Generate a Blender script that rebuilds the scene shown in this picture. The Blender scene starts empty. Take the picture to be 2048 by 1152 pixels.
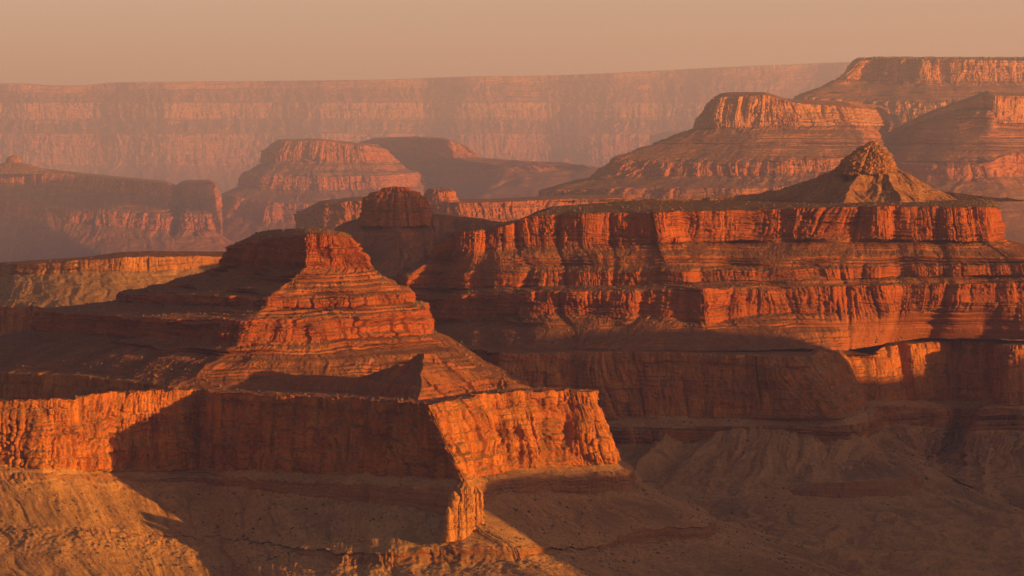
import bpy, math
import numpy as np
R = math.radians
scene = bpy.context.scene

# ------------------------------------------------------------------ camera, light, exposure
FPX, CX, YH = 6000.0, 1024.0, 290.0          # focal length in photo pixels, centre column, horizon row
cam = bpy.data.objects.new("camera", bpy.data.cameras.new("camera"))
scene.collection.objects.link(cam)
cam.location = (0, 0, 0)
cam.rotation_euler = (R(90), 0, 0)
cam.data.sensor_width = 36.0
cam.data.lens = 36.0 * FPX / 2048.0
cam.data.shift_y = -(576.0 - YH) / 2048.0
cam.data.clip_start = 1.0
cam.data.clip_end = 200000.0
scene.camera = cam

SUN_EL, SUN_AZ = 7.5, 66.0                   # azimuth: degrees to the right of straight behind the camera
sa, ca, te = math.sin(R(SUN_AZ)), math.cos(R(SUN_AZ)), math.tan(R(SUN_EL))
sun_vec = np.array([sa * math.cos(R(SUN_EL)), -ca * math.cos(R(SUN_EL)), math.sin(R(SUN_EL))])

world = bpy.data.worlds.new("World")
scene.world = world
world.use_nodes = True
wn, wl = world.node_tree.nodes, world.node_tree.links
wn.clear()
sky = wn.new("ShaderNodeTexSky")
sky.sky_type = 'NISHITA'
sky.sun_disc = False
sky.sun_elevation = R(SUN_EL)
sky.sun_rotation = math.atan2(sun_vec[0], sun_vec[1])
sky.altitude = 2100
sky.air_density = 1.0
sky.dust_density = 6.0
sky.ozone_density = 0.6
tint = wn.new("ShaderNodeMix"); tint.data_type = 'RGBA'; tint.blend_type = 'MULTIPLY'
tint.inputs[0].default_value = 1.0
tint.inputs[7].default_value = (1.0, 0.68, 0.63, 1)
bg = wn.new("ShaderNodeBackground")
bg.inputs[1].default_value = 0.08
wo = wn.new("ShaderNodeOutputWorld")
wl.new(sky.outputs[0], tint.inputs[6]); wl.new(tint.outputs[2], bg.inputs[0]); wl.new(bg.outputs[0], wo.inputs[0])

sun = bpy.data.objects.new("sun", bpy.data.lights.new("sun", 'SUN'))
scene.collection.objects.link(sun)
sun.data.energy = 5.0
sun.data.angle = R(0.5)
sun.data.color = (1.0, 0.455, 0.075)
from mathutils import Vector
sun.rotation_euler = Vector(sun_vec).to_track_quat('Z', 'Y').to_euler()
sun.location = (4000, -2000, 1500)

scene.view_settings.view_transform = 'Standard'
scene.view_settings.look = 'None'
scene.view_settings.exposure = 1.34
scene.view_settings.gamma = 1.0
scene.cycles.max_bounces = 4
scene.cycles.diffuse_bounces = 2
scene.cycles.volume_bounces = 0
scene.cycles.use_denoising = True

HAZE_DENSITY = 1.8e-5
HAZE_COLOR = (0.69, 0.685, 1.0)
FLOOR_Z = -880.0
FLOOR_LOW = -2000.0                          # the floor drops away down the canyon
def floor_at(y):
    return max(FLOOR_LOW, FLOOR_Z - max(0.0, y - 9500.0) * 0.045)

# ------------------------------------------------------------------ noise
_rng = np.random.RandomState(7)
_perm = _rng.permutation(256).astype(np.int32)
_perm = np.concatenate([_perm, _perm, _perm])
_g = _rng.normal(size=(256, 3)); _g /= np.linalg.norm(_g, axis=1)[:, None]
_g = _g.astype(np.float32)

def n3(x, y, z, seed=0):
    """gradient noise, about -1..1"""
    x = np.asarray(x, np.float32) + seed * 17.31
    y = np.asarray(y, np.float32) + seed * 5.77
    z = np.asarray(z, np.float32) + seed * 9.13
    x, y, z = np.broadcast_arrays(x, y, z)
    xi, yi, zi = np.floor(x), np.floor(y), np.floor(z)
    fx, fy, fz = x - xi, y - yi, z - zi
    X, Y, Z = xi.astype(np.int32) & 255, yi.astype(np.int32) & 255, zi.astype(np.int32) & 255
    u = fx * fx * fx * (fx * (fx * 6 - 15) + 10)
    v = fy * fy * fy * (fy * (fy * 6 - 15) + 10)
    w = fz * fz * fz * (fz * (fz * 6 - 15) + 10)
    out = 0
    for dx in (0, 1):
        A = _perm[X + dx]
        wx = u if dx else 1 - u
        for dy in (0, 1):
            B = _perm[A + Y + dy]
            wy = v if dy else 1 - v
            for dz in (0, 1):
                g = _g[_perm[B + Z + dz]]
                wz = w if dz else 1 - w
                out = out + wx * wy * wz * (g[..., 0] * (fx - dx) + g[..., 1] * (fy - dy) + g[..., 2] * (fz - dz))
    return out * 1.7

def fbm(x, y, z, lam, octs=3, seed=0):
    a, s, t = 1.0, 0, 0
    for k in range(octs):
        s = s + a * n3(x / lam, y / lam, z / lam, seed + k)
        t += a; a *= 0.5; lam *= 0.47
    return s / t

def sstep(a, b, x):
    t = np.clip((x - a) / (b - a), 0, 1)
    return t * t * (3 - 2 * t)

_hash = _rng.uniform(-1, 1, 8192).astype(np.float32)
def hsh(i, j, seed):
    return _hash[(i.astype(np.int64) * 131 + j.astype(np.int64) * 7919 + seed * 1013) % 8191]

def blocks(u, z, lam, bedT, seed, e=0.13):
    """jointed rock: columns with sharp sides, each set forward or back, broken by bedding"""
    q = u / lam + 0.45 * n3(u / (lam * 1.9), z / (lam * 5), 0.3, seed)
    i = np.floor(q); f = q - i
    zb = z / bedT + 0.5 * n3(u / (lam * 6), 0.1, 0.7, seed + 1)
    j = np.floor(zb); fz = zb - j
    up = sstep(0.88, 1.0, fz)
    def val(k):
        a = 0.6 * hsh(k, k * 0, seed)
        return a + 0.6 * (hsh(k, j, seed + 5) * (1 - up) + hsh(k, j + 1, seed + 5) * up)
    t = sstep(1 - e, 1, f)
    v = val(i) * (1 - t) + val(i + 1) * t
    v = v + 0.35 * (1 - (2 * np.clip(f / (1 - e), 0, 1) - 1) ** 2)
    v = v - np.clip(hsh(i, i * 0, seed + 9), 0, 1) * np.exp(-((f - 1 + e / 2) / 0.07) ** 2)
    return v

# bedding planes shared by every landform: uneven layers with their own hardness
_bedh = _rng.uniform(0.15, 1.25, 4096)
def beds(zz, T, seed):
    q = -zz / T
    q = q + 0.38 * np.sin(q * 1.7 + seed) + 0.27 * np.sin(q * 0.61 + 2.3 * seed)
    qi = np.floor(q)
    fr = q - qi
    return (sstep(0.62, 1.0, fr) - fr) * _bedh[(qi.astype(np.int64) + 1000 + seed * 37) % 4096]

# ------------------------------------------------------------------ helpers
YSC = 1.0            # distance factor of the group being built
def P(px, py, Y):
    Y = Y * YSC
    return ((px - CX) / FPX * Y, Y, -(py - YH) / FPX * Y)

def smooth1(a, sig):
    if sig < 0.4:
        return a
    r = int(min(3 * sig + 1, len(a) - 1))
    k = np.exp(-0.5 * (np.arange(-r, r + 1) / sig) ** 2); k /= k.sum()
    pad = np.concatenate([2 * a[0] - a[r:0:-1], a, 2 * a[-1] - a[-2:-r - 2:-1]])
    return np.convolve(pad, k, 'valid')

def mesh_from_grid(name, V, mat, parent, origin, smooth=False, mask=None, wrap=False, attr=None):
    M, N, _ = V.shape
    me = bpy.data.meshes.new(name)
    idx = np.arange(M * N).reshape(M, N)
    if wrap:
        a, b = idx, np.roll(idx, -1, axis=1)
    else:
        a, b = idx[:, :-1], idx[:, 1:]
    q = np.stack([a[:-1], a[1:], b[1:], b[:-1]], -1)
    if mask is not None:
        q = q[mask]
    q = q.reshape(-1, 4)
    co = (V.reshape(-1, 3) - np.array(origin)).astype(np.float32)
    if mask is not None:
        used = np.unique(q)
        re = np.zeros(M * N, np.int64); re[used] = np.arange(len(used))
        co = co[used]; q = re[q]
    me.vertices.add(len(co)); me.vertices.foreach_set("co", co.ravel())
    nf = len(q)
    me.loops.add(nf * 4); me.loops.foreach_set("vertex_index", q.astype(np.int32).ravel())
    me.polygons.add(nf)
    me.polygons.foreach_set("loop_start", np.arange(0, nf * 4, 4, dtype=np.int32))
    me.polygons.foreach_set("loop_total", np.full(nf, 4, np.int32))
    me.polygons.foreach_set("use_smooth", np.full(nf, smooth, bool))
    if attr is not None:
        attr = attr.ravel() if mask is None else attr.ravel()[used]
        at = me.attributes.new('chute', 'FLOAT', 'POINT'); at.data.foreach_set('value', attr.astype(np.float32).ravel())
    me.materials.append(mat)
    me.update()
    o = bpy.data.objects.new(name, me)
    scene.collection.objects.link(o)
    if parent is not None:
        o.parent = parent
    else:
        o.location = origin
    return o

def thing(name, label, cat, loc, group=None, kind=None):
    o = bpy.data.objects.new(name, None)
    o.empty_display_size = 50
    scene.collection.objects.link(o)
    o.location = loc
    o["label"] = label; o["category"] = cat
    if group: o["group"] = group
    if kind: o["kind"] = kind
    return o

SLOPES = []       # (points, normals-z) collected for the scattered shrubs

def foot(row, slope=0.6):
    """a foot line: every point of row pushed outwards (towards its right-hand side) down to height z"""
    p = np.array(row, float)
    z = np.array([floor_at(v) for v in p[:, 1]]) - 5
    t = np.gradient(p[:, :2], axis=0)
    t /= np.linalg.norm(t, axis=1)[:, None]
    n = np.stack([t[:, 1], -t[:, 0]], 1)
    d = (p[:, 2] - z) / slope
    q = p.copy()
    q[:, :2] += n * d[:, None]; q[:, 2] = z
    return q

def loft(parent, stations, bands, du=2.4, smooth=14.0, ref=1, foots=(), alcove=(0, 250), shrubs=0, rgh=1.0, seed=1,
         dvs=(1.7, 2.6), jag=1.0, back=True, sc=None, butt=0):
    """stations: columns of points top to bottom; bands: one per gap between rows
    (part name, material, kind, amplitude m, gully m, ledge strength)"""
    sc = sc or YSC
    st = np.array([[P(*p) for p in s] for s in stations])            # k, rows, 3
    du, smooth, alcove, dvs = du * sc, smooth * sc, (alcove[0] * sc, alcove[1] * sc), (dvs[0] * sc, dvs[1] * sc)
    rows = [st[:, i] for i in range(st.shape[1])]
    for sl in foots:
        rows.append(foot(rows[-1], sl))
    bands = list(bands)
    if back:                                                         # the far side, down to the floor
        r0 = rows[0].copy(); zf = floor_at(r0[:, 1].mean()) - 5; r0[:, 1] += (r0[:, 2] - zf) / 0.8; r0[:, 2] = zf
        rows.insert(0, r0); bands.insert(0, ("far_side", bands[0][1], 'back', 0, 0, 0)); ref += 1
    seg = np.linalg.norm(np.diff(rows[ref], axis=0), axis=1)
    us = np.concatenate([[0], np.cumsum(seg)]); L = us[-1]
    N = max(int(L / du), 8)
    u = np.linspace(0, L, N)
    C = []
    for r in rows:
        C.append(np.stack([smooth1(np.interp(u, us, r[:, j]), smooth / du) for j in range(3)], -1))
    segs, W, G, T, BI = [], [], [], [], []
    B0, Bslope = [], []
    for i, b in enumerate(bands):
        a, c = C[i], C[i + 1]
        ln = np.linalg.norm(c - a, axis=1)
        ml = np.percentile(ln, 80)
        dv = dvs[0] if b[2] == 'cliff' else dvs[1]
        if b[2] == 'flat': dv = dvs[1] * 2.5
        if b[2] == 'back': dv = 60
        m = max(int(ml / dv), 2)
        t = np.linspace(0, 1, m + 1)[:, None]
        if i > 0: t = t[1:]
        pts = a[None] + (c - a)[None] * t[..., None]
        drop = np.maximum(a[:, 2] - c[:, 2], 0.5)
        run = np.linalg.norm(c[:, :2] - a[:, :2], axis=1)
        segs.append(pts)
        tt = np.repeat(t, N, 1)
        k = b[2]
        if k == 'cliff': w = np.ones_like(tt)
        elif k == 'slope':
            last = i == len(bands) - 1
            w = (1 - 0.9 * sstep(0, .35, tt)) if last else np.maximum(1 - sstep(0, .3, tt), sstep(.78, 1, tt))
        elif k == 'flat': w = tt ** 2
        else: w = np.zeros_like(tt)
        W.append(w * 1.0)
        nxt = bands[i + 1][2] if i + 1 < len(bands) else 'end'
        if k == 'slope':
            g = np.minimum(1, tt * 1.6) if nxt in ('end', 'slope') else np.sin(np.pi * np.clip(tt, 0, 1)) ** 0.7
            G.append(b[4] * g)
        else:
            G.append(np.zeros_like(tt))
        T.append(np.repeat((np.clip(run / drop, 0.35, 2.2) * (0 if k in ('flat', 'back') else b[5]))[None], len(t), 0))
        B0.append(np.full(tt.shape, float(b[3])))
        BI.append(np.full(len(t), i))
    V = np.concatenate(segs); W = np.concatenate(W); G = np.concatenate(G); T = np.concatenate(T)
    A = np.concatenate(B0); BI = np.concatenate(BI)
    # blur amplitude jumps between bands
    M = len(V)
    x, y, z = V[..., 0], V[..., 1], V[..., 2]
    tx = np.gradient(x, axis=1); ty = np.gradient(y, axis=1)
    sg = max(smooth * 1.2 / du, 1)
    for r in range(0, M):
        tx[r] = smooth1(tx[r], sg); ty[r] = smooth1(ty[r], sg)
    tl = np.hypot(tx, ty) + 1e-6
    nx, ny = ty / tl, -tx / tl
    # amplitude of the nearest cliff for slope rows
    for j in range(N - 1, N):
        pass
    amp = A.copy()
    a1 = amp[:, 0].copy()
    cl = [i for i, b in enumerate(bands) if b[2] == 'cliff']
    if cl:
        rowsbi = BI
        d_up = np.full(M, np.nan)
        for r in range(M):
            bi = rowsbi[r]
            if bi in cl: d_up[r] = bands[bi][3]
        # interpolate over the rows of slopes
        ok = ~np.isnan(d_up)
        d_up = np.interp(np.arange(M), np.arange(M)[ok], d_up[ok])
        amp = np.repeat(d_up[:, None], N, 1)
        bl = np.interp(np.arange(M), np.arange(M)[ok], np.array([bands[BI[r]][5] for r in range(M)])[ok])[:, None]
    else:
        amp = np.maximum(A, 0); bl = 0.5
    f = np.float32
    X, Yc, Z = (x / sc).astype(f), (y / sc).astype(f), (z / sc).astype(f)
    D = np.zeros_like(X)
    if alcove[0]:
        lam = alcove[1] / sc
        alcove = (alcove[0] / sc, lam)
        D += alcove[0] * (n3(X / lam, Yc / lam, Z / (lam * 6), seed) + 0.45 * n3(X / lam * 2.3, Yc / lam * 2.3, Z / (lam * 3), seed + 3)) * np.where(BI == 0, 0, 1)[:, None]
    wob = 5 * n3(X / 160, Yc / 160, 0, seed + 11)
    U = np.repeat(u[None] / sc, M, 0).astype(f)
    Uw = U + 45 * n3(X / 150, Yc / 150, Z / 400, seed + 17) + 5 * n3(X / 60, Yc / 60, Z / 45, seed + 18) + 1.5 * n3(X / 15, Yc / 15, Z / 12, seed + 19)
    def am(lam, sd):
        return np.clip(0.75 + 1.3 * n3(X / lam, Yc / lam, Z / (lam * .6), seed + sd), 0.05, 1.7)
    flute = 0.6 * (np.abs(n3(X / 85, Yc / 85, Z / 160, seed + 21)) * 1.7 - 0.45) \
        + 0.9 * am(130, 15) * blocks(Uw, Z, 52, 33, seed + 22) + 0.45 * am(80, 16) * blocks(Uw * 1.07, Z, 21, 14, seed + 23) \
        + 0.35 * am(50, 17) * blocks(Uw, Z, 8.5, 7, seed + 24, .35) + 0.12 * n3(X / 6, Yc / 6, Z / 6, seed + 25)
    thin = 0.9 * beds(Z + .5 * wob, 6.5, 3) + 1.3 * beds(Z + wob, 15.0, 4)
    crack = 0.75 * thin * am(90, 14) * bl
    if butt:
        D += butt * blocks(Uw, Z, 150, 900, seed + 76, .3) * np.where(BI == 0, 0, 1)[:, None] * (0.45 + 0.55 * W)
    D += W * amp * (flute + crack)
    st_mod = np.clip(0.75 + 0.9 * n3(X / 120, Yc / 120, Z / 60, seed + 31), 0.1, 1.4)
    D += T * st_mod * (24 * beds(Z + wob, 24.0, 1) + 13 * beds(Z + wob * .6, 10.5, 2)) * 1.0
    # gullies down the slopes (run along the fall line of each station)
    gl = 0
    chute = np.zeros_like(X)
    if G.max() > 0:
        warp = 22 * n3(X / 85, Yc / 85, Z / 70, seed + 41) + 7 * n3(X / 25, Yc / 25, Z / 20, seed + 45)
        gl = (1 - 2.2 * np.abs(n3((U + warp) / 62, Z / 200, 3.3, seed + 42))) \
            + 0.55 * (1 - 2.2 * np.abs(n3((U + warp) / 24, Z / 90, 7.7, seed + 43))) \
            + 0.25 * (1 - 2.2 * np.abs(n3((U + warp * .6) / 9, Z / 30, 1.7, seed + 44)))
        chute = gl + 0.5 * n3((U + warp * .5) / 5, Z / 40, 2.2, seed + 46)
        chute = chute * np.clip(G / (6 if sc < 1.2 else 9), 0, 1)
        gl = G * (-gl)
    rough = (1 - 0.6 * W) * np.where(BI[:, None] == 0, 0, 1) * rgh * min(jag, 1.0) * (2.2 * fbm(X, Yc, Z, 26, 3, seed + 51) + 0.9 * n3(X / 4.2, Yc / 4.2, Z / 4.2, seed + 54))
    dz = jag * W * (2.2 * n3(X / 95, Yc / 95, 0, seed + 60) + 2.6 * n3(X / 34, Yc / 34, 0, seed + 61) + 1.4 * n3(X / 9, Yc / 9, 0, seed + 62)) + 0.75 * rough + 0.45 * gl
    DD = D + 0.6 * gl + 0.5 * rough
    V = np.stack([x + sc * nx * DD, y + sc * ny * DD, z + sc * dz], -1)
    o = parent.location
    # one mesh for every run of bands of the same part
    i = 0
    while i < len(bands):
        j = i
        while j + 1 < len(bands) and bands[j + 1][0] == bands[i][0] and bands[j + 1][1] == bands[i][1]:
            j += 1
        rr = np.where((BI >= i) & (BI <= j))[0]
        lo = max(rr[0] - (1 if i > 0 else 0), 0)
        mesh_from_grid(bands[i][0], V[lo:rr[-1] + 1], bands[i][1], parent, o, smooth=bands[i][2] in ('slope', 'flat') and bands[i][5] < 0.3, attr=chute[lo:rr[-1] + 1])
        if shrubs and bands[i][2] in ('slope', 'flat'):
            SLOPES.append((V[lo:rr[-1] + 1].reshape(-1, 3), shrubs))
        i = j + 1
    return V

def hill(parent, name, mat, ridges, slope, zmin, grid=3.0, ledge=0.6, rough=1.0, gully=6.0, pad=300, seed=1, shrubs=0, power=1.0, ext=None):
    """slopes falling away from ridge lines, cut off below zmin"""
    sc = YSC; grid *= sc; pad *= sc
    segs = []
    for rg in ridges:
        p = np.array([P(*q) for q in rg])
        segs += [(p[i], p[i + 1]) for i in range(len(p) - 1)]
    allp = np.array([q for s in segs for q in s])
    ext = ext or (allp[:, 0].min() - pad, allp[:, 0].max() + pad, allp[:, 1].min() - pad, allp[:, 1].max() + pad)
    xs = np.arange(ext[0], ext[1], grid); ys = np.arange(ext[2], ext[3], grid)
    X, Yg = np.meshgrid(xs, ys)
    Xs, Ys = X / sc, Yg / sc
    Xw = X + sc * (9 * n3(Xs / 70, Ys / 70, 0, seed) + 3 * n3(Xs / 22, Ys / 22, 0, seed + 1))
    Yw = Yg + sc * (9 * n3(Xs / 70, Ys / 70, 5, seed) + 3 * n3(Xs / 22, Ys / 22, 5, seed + 1))
    Z = np.full(X.shape, -1e9); SA = np.zeros(X.shape); SD = np.zeros(X.shape); s_start = 0.0
    for a, b in segs:
        d = b - a
        l2 = d[0] ** 2 + d[1] ** 2 + 1e-6
        tr = ((Xw - a[0]) * d[0] + (Yw - a[1]) * d[1]) / l2
        t = np.clip(tr, 0, 1)
        dist = np.hypot(Xw - a[0] - t * d[0], Yw - a[1] - t * d[1])
        zz = a[2] + t * d[2] - slope * dist ** power
        ln = math.sqrt(l2)
        ang = np.arctan2((tr - t) * ln, np.abs((Xw - a[0]) * d[1] - (Yw - a[1]) * d[0]) / ln + 1e-3)
        side = np.sign((Xw - a[0]) * d[1] - (Yw - a[1]) * d[0])
        sa_ = s_start + t * ln + 90 * sc * ang + side * 5000 * sc
        win = zz > Z
        SA = np.where(win, sa_, SA); SD = np.where(win, dist, SD); Z = np.maximum(Z, zz)
        s_start += ln
    top = allp[:, 2].max()
    dep = np.clip((top - Z) / (60 * sc), 0, 1)
    wv = 10 * n3(Xs / 60, Ys / 60, 0, seed + 4)
    gl = np.abs(n3((SA / sc + wv) / 46, SD / sc / 260, 0, seed + 5)) * 2 - .6 + 0.5 * (np.abs(n3((SA / sc + wv) / 18, SD / sc / 110, 0, seed + 6)) * 2 - .6) \
        + 0.25 * (np.abs(n3((SA / sc + wv) / 8, SD / sc / 50, 0, seed + 7)) * 2 - .6)
    Z = Z + sc * gully * np.clip(SD / sc / 45, 0, 1) * -gl * -1
    Z = Z + sc * ledge * (24 * beds(Z / sc, 20.0, 1) + 8 * beds(Z / sc, 8.0, 2)) * 0.6 * np.clip(.8 + n3(Xs / 90, Ys / 90, 0, seed + 9), .1, 1.5)
    Z = Z + sc * rough * (2.0 * fbm(Xs, Ys, 0, 24, 3, seed + 12) + 0.8 * n3(Xs / 5, Ys / 5, 0, seed + 15))
    CH = np.where(gl < -.35, 1.2, 0.0) * 0 + np.clip(-gl, -1.2, 1.2) * 1.1
    V = np.stack([X, Yg, Z], -1)
    mk = Z > zmin
    m = mk[:-1, :-1] | mk[1:, :-1] | mk[:-1, 1:] | mk[1:, 1:]
    V[..., 2] = np.maximum(V[..., 2], zmin - 12)
    # quads in this grid face down unless the rows are flipped
    ob = mesh_from_grid(name, V[::-1], mat, parent, parent.location, smooth=False, mask=m[::-1], attr=CH[::-1])
    if shrubs:
        SLOPES.append((V[mk], shrubs))
    return ob

def tower(parent, name, mat, c, prof, aspect=1.0, rot=0.0, amp=4.0, dth=2.2, dv=1.6, seed=1, ledge=0.5, jag=1.5, lean=0.0, rubble=0.0):
    """a free-standing rock: prof = [(z, radius x)], aspect = depth / width"""
    prof = np.array(prof, float)
    prof[:, 0] = c[2] + YSC * (prof[:, 0] - c[2]); prof[:, 1] *= YSC; amp *= YSC; ledge *= YSC; jag *= YSC; rubble *= YSC; dth *= YSC; dv *= YSC
    rmax = prof[:, 1].max()
    N = max(int(2 * math.pi * rmax * (1 + aspect) / 2 / dth), 24)
    th = np.linspace(0, 2 * math.pi, N, endpoint=False) + math.pi / 2 - rot
    tsc = YSC
    zz, rr = [], []
    for i in range(len(prof) - 1):
        m = max(int(np.hypot(*(prof[i + 1] - prof[i])) / dv), 1)
        t = np.linspace(0, 1, m + 1)[1 if i else 0:]
        zz.append(prof[i, 0] + t * (prof[i + 1, 0] - prof[i, 0])); rr.append(prof[i, 1] + t * (prof[i + 1, 1] - prof[i, 1]))
    zz = np.concatenate(zz); rr = np.concatenate(rr)
    Z = np.repeat(zz[:, None], N, 1); Rr = np.repeat(rr[:, None], N, 1); TH = np.repeat(th[None], len(zz), 0)
    cx_, sx_ = np.cos(TH), np.sin(TH)
    lx, ly = cx_ * Rr, sx_ * Rr * aspect
    cr, sr = math.cos(rot), math.sin(rot)
    X = c[0] + lx * cr - ly * sr + lean * (Z - Z.min()); Y = c[1] + lx * sr + ly * cr
    Ut = TH * rmax * (1 + aspect) / 2 / tsc; Zt = Z / tsc
    Ut = Ut + 3 * n3(X / 30, Y / 30, Z / 25, seed + 4)
    fl = 0.5 * (np.abs(n3(X / 60, Y / 60, Z / 100, seed)) * 1.7 - .4) + .9 * blocks(Ut, Zt, 34, 28, seed + 1) + .55 * blocks(Ut, Zt, 15, 11, seed + 2) \
        + .3 * blocks(Ut, Zt, 7, 6, seed + 3, .35) + .2 * n3(X / 5, Y / 5, Z / 5, seed + 5)
    w = np.clip(Rr / (rmax * .5), 0, 1)
    D = amp * fl * w + ledge * w * (20 * beds(Zt, 20, 1) + 8 * beds(Zt, 8, 2)) * .5
    dx, dy = cx_ * cr - sx_ * sr, cx_ * sr + sx_ * cr
    if rubble:
        D = D + rubble * w * (np.abs(n3(X / 11, Y / 11, Z / 8, seed + 31)) * 2 - .6 + .7 * n3(X / 5, Y / 5, Z / 4, seed + 32))
    V = np.stack([X + dx * D, Y + dy * D, Z + jag * (2 * n3(X / 22, Y / 22, 0, seed + 7) + n3(X / 8, Y / 8, 0, seed + 8))], -1)
    return mesh_from_grid(name, V[:, ::1], mat, parent, parent.location, smooth=False, wrap=True)

# ------------------------------------------------------------------ materials
def rock(name, c1, c2, debris, d2=None, bed=0.5, streak=0.35, scale=1.0, bump=1.0, steep=(0.45, 0.75), spots=0.5, hard=False):
    tone = lambda c: None if c is None else (c[0] * .80, c[1] * .73, c[2] * .58)
    c1, c2, debris, d2 = tone(c1), tone(c2), tone(debris), tone(d2)
    m = bpy.data.materials.new(name); m.use_nodes = True
    nt = m.node_tree; nd, ln = nt.nodes, nt.links
    bs = nd["Principled BSDF"]
    bs.inputs["Roughness"].default_value = 0.95
    bs.inputs["Specular IOR Level"].default_value = 0.05
    geo = nd.new("ShaderNodeNewGeometry")
    def noise(sc, detail=4, rough=.6):
        mp = nd.new("ShaderNodeMapping"); mp.inputs["Scale"].default_value = sc
        ln.new(geo.outputs["Position"], mp.inputs["Vector"])
        n = nd.new("ShaderNodeTexNoise"); n.inputs["Scale"].default_value = 1.0
        n.inputs["Detail"].default_value = detail; n.inputs["Roughness"].default_value = rough
        ln.new(mp.outputs[0], n.inputs["Vector"])
        return n.outputs["Fac"]
    def rng(v, a, b, lo=0., hi=1.):
        r = nd.new("ShaderNodeMapRange"); r.interpolation_type = 'SMOOTHSTEP'
        r.inputs[1].default_value = a; r.inputs[2].default_value = b; r.inputs[3].default_value = lo; r.inputs[4].default_value = hi
        ln.new(v, r.inputs[0]); return r.outputs[0]
    def mix(f, a, b, mode='MIX'):
        x = nd.new("ShaderNodeMix"); x.data_type = 'RGBA'; x.blend_type = mode
        if isinstance(f, float): x.inputs[0].default_value = f
        else: ln.new(f, x.inputs[0])
        for i, q in ((6, a), (7, b)):
            if isinstance(q, tuple): x.inputs[i].default_value = (*q, 1)
            else: ln.new(q, x.inputs[i])
        return x.outputs[2]
    s = scale
    beds_ = rng(noise((.0025 * s, .0025 * s, .16 * s), 5, .7), .38, .62)
    patch = rng(noise((.016 * s, .016 * s, .02 * s), 5, .65), .35, .65)
    strk = rng(noise((.055 * s, .055 * s, .005 * s), 6, .68), *((.47, .58) if hard else (.40, .66)))
    fine = rng(noise((.22 * s, .22 * s, .22 * s), 5, .7), .3, .7)
    col = mix(patch, c1, c2)
    b_dark = tuple(v * 0.55 for v in c2)
    col = mix(mix(float(bed), (0, 0, 0), beds_), col, b_dark)
    col = mix(mix(float(streak), (0, 0, 0), strk), col, tuple(v * (.3 if hard else .45) for v in c1))
    col = mix(mix(0.35, (0, 0, 0), fine), col, tuple(min(v * 1.35, 1) for v in c1))
    d2 = d2 or tuple(v * .7 for v in debris)
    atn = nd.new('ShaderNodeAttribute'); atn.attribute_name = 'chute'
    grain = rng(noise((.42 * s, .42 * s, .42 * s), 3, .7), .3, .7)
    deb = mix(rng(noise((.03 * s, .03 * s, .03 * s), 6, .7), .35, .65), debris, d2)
    deb = mix(rng(atn.outputs['Fac'], 0.1, 1.5, 0., .75), deb, tuple(v * .5 for v in d2))  # debris tones plus painted shading: dark gullies, pale ribs, for relief in shade
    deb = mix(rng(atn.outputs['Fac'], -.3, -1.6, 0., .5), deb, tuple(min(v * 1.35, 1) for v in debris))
    deb = mix(mix(.45, (0, 0, 0), grain), deb, tuple(v * .45 for v in d2))
    deb = mix(mix(.6, (0, 0, 0), rng(noise((.1 * s, .1 * s, .1 * s), 6, .75), .46, .62)), deb, tuple(v * .5 for v in d2))
    if spots:
        mp = nd.new("ShaderNodeMapping"); mp.inputs["Scale"].default_value = (.16 * s, .16 * s, .16 * s)
        ln.new(geo.outputs["Position"], mp.inputs["Vector"])
        vo = nd.new("ShaderNodeTexVoronoi"); vo.inputs["Scale"].default_value = 1.0
        ln.new(mp.outputs[0], vo.inputs["Vector"])
        sp = rng(vo.outputs["Distance"], .18, .34, 1, 0)
        on = rng(noise((.02 * s, .02 * s, .02 * s), 3, .5), .42, .6, 0, float(spots))
        mu = nd.new("ShaderNodeMath"); mu.operation = 'MULTIPLY'; ln.new(sp, mu.inputs[0]); ln.new(on, mu.inputs[1])
        deb = mix(mu.outputs[0], deb, (.06, .055, .03))
    sep = nd.new("ShaderNodeSeparateXYZ"); ln.new(geo.outputs["True Normal"], sep.inputs[0])
    ad = nd.new("ShaderNodeMath"); ad.operation = 'MULTIPLY_ADD'
    nv = noise((.07 * s, .07 * s, .07 * s), 4, .6)
    ln.new(nv, ad.inputs[0]); ad.inputs[1].default_value = .35; ad.inputs[2].default_value = -.175
    a2 = nd.new("ShaderNodeMath"); a2.operation = 'ADD'; ln.new(sep.outputs[2], a2.inputs[0]); ln.new(ad.outputs[0], a2.inputs[1])
    col = mix(rng(a2.outputs[0], *steep), col, deb)
    ln.new(col, bs.inputs["Base Color"])
    bp = nd.new("ShaderNodeBump"); bp.inputs["Strength"].default_value = .9; bp.inputs["Distance"].default_value = 2.2 * bump / s
    ln.new(noise((.16 * s, .16 * s, .12 * s), 6, .72), bp.inputs["Height"])
    ln.new(bp.outputs[0], bs.inputs["Normal"])
    return m

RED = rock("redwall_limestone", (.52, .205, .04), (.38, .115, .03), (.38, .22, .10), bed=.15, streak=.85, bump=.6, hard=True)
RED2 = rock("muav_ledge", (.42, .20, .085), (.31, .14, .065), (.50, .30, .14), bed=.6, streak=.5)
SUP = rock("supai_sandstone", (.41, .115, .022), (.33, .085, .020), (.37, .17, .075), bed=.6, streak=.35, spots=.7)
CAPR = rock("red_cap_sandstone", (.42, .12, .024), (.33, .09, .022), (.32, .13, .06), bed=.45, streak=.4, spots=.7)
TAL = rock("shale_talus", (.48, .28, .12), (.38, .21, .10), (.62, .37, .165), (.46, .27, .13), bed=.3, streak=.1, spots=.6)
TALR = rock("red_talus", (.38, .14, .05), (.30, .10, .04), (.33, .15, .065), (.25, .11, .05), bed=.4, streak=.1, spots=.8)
TAN = rock("pale_sandstone", (.50, .235, .09), (.40, .16, .065), (.32, .18, .09), bed=.35, streak=.2, scale=.4)
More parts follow.
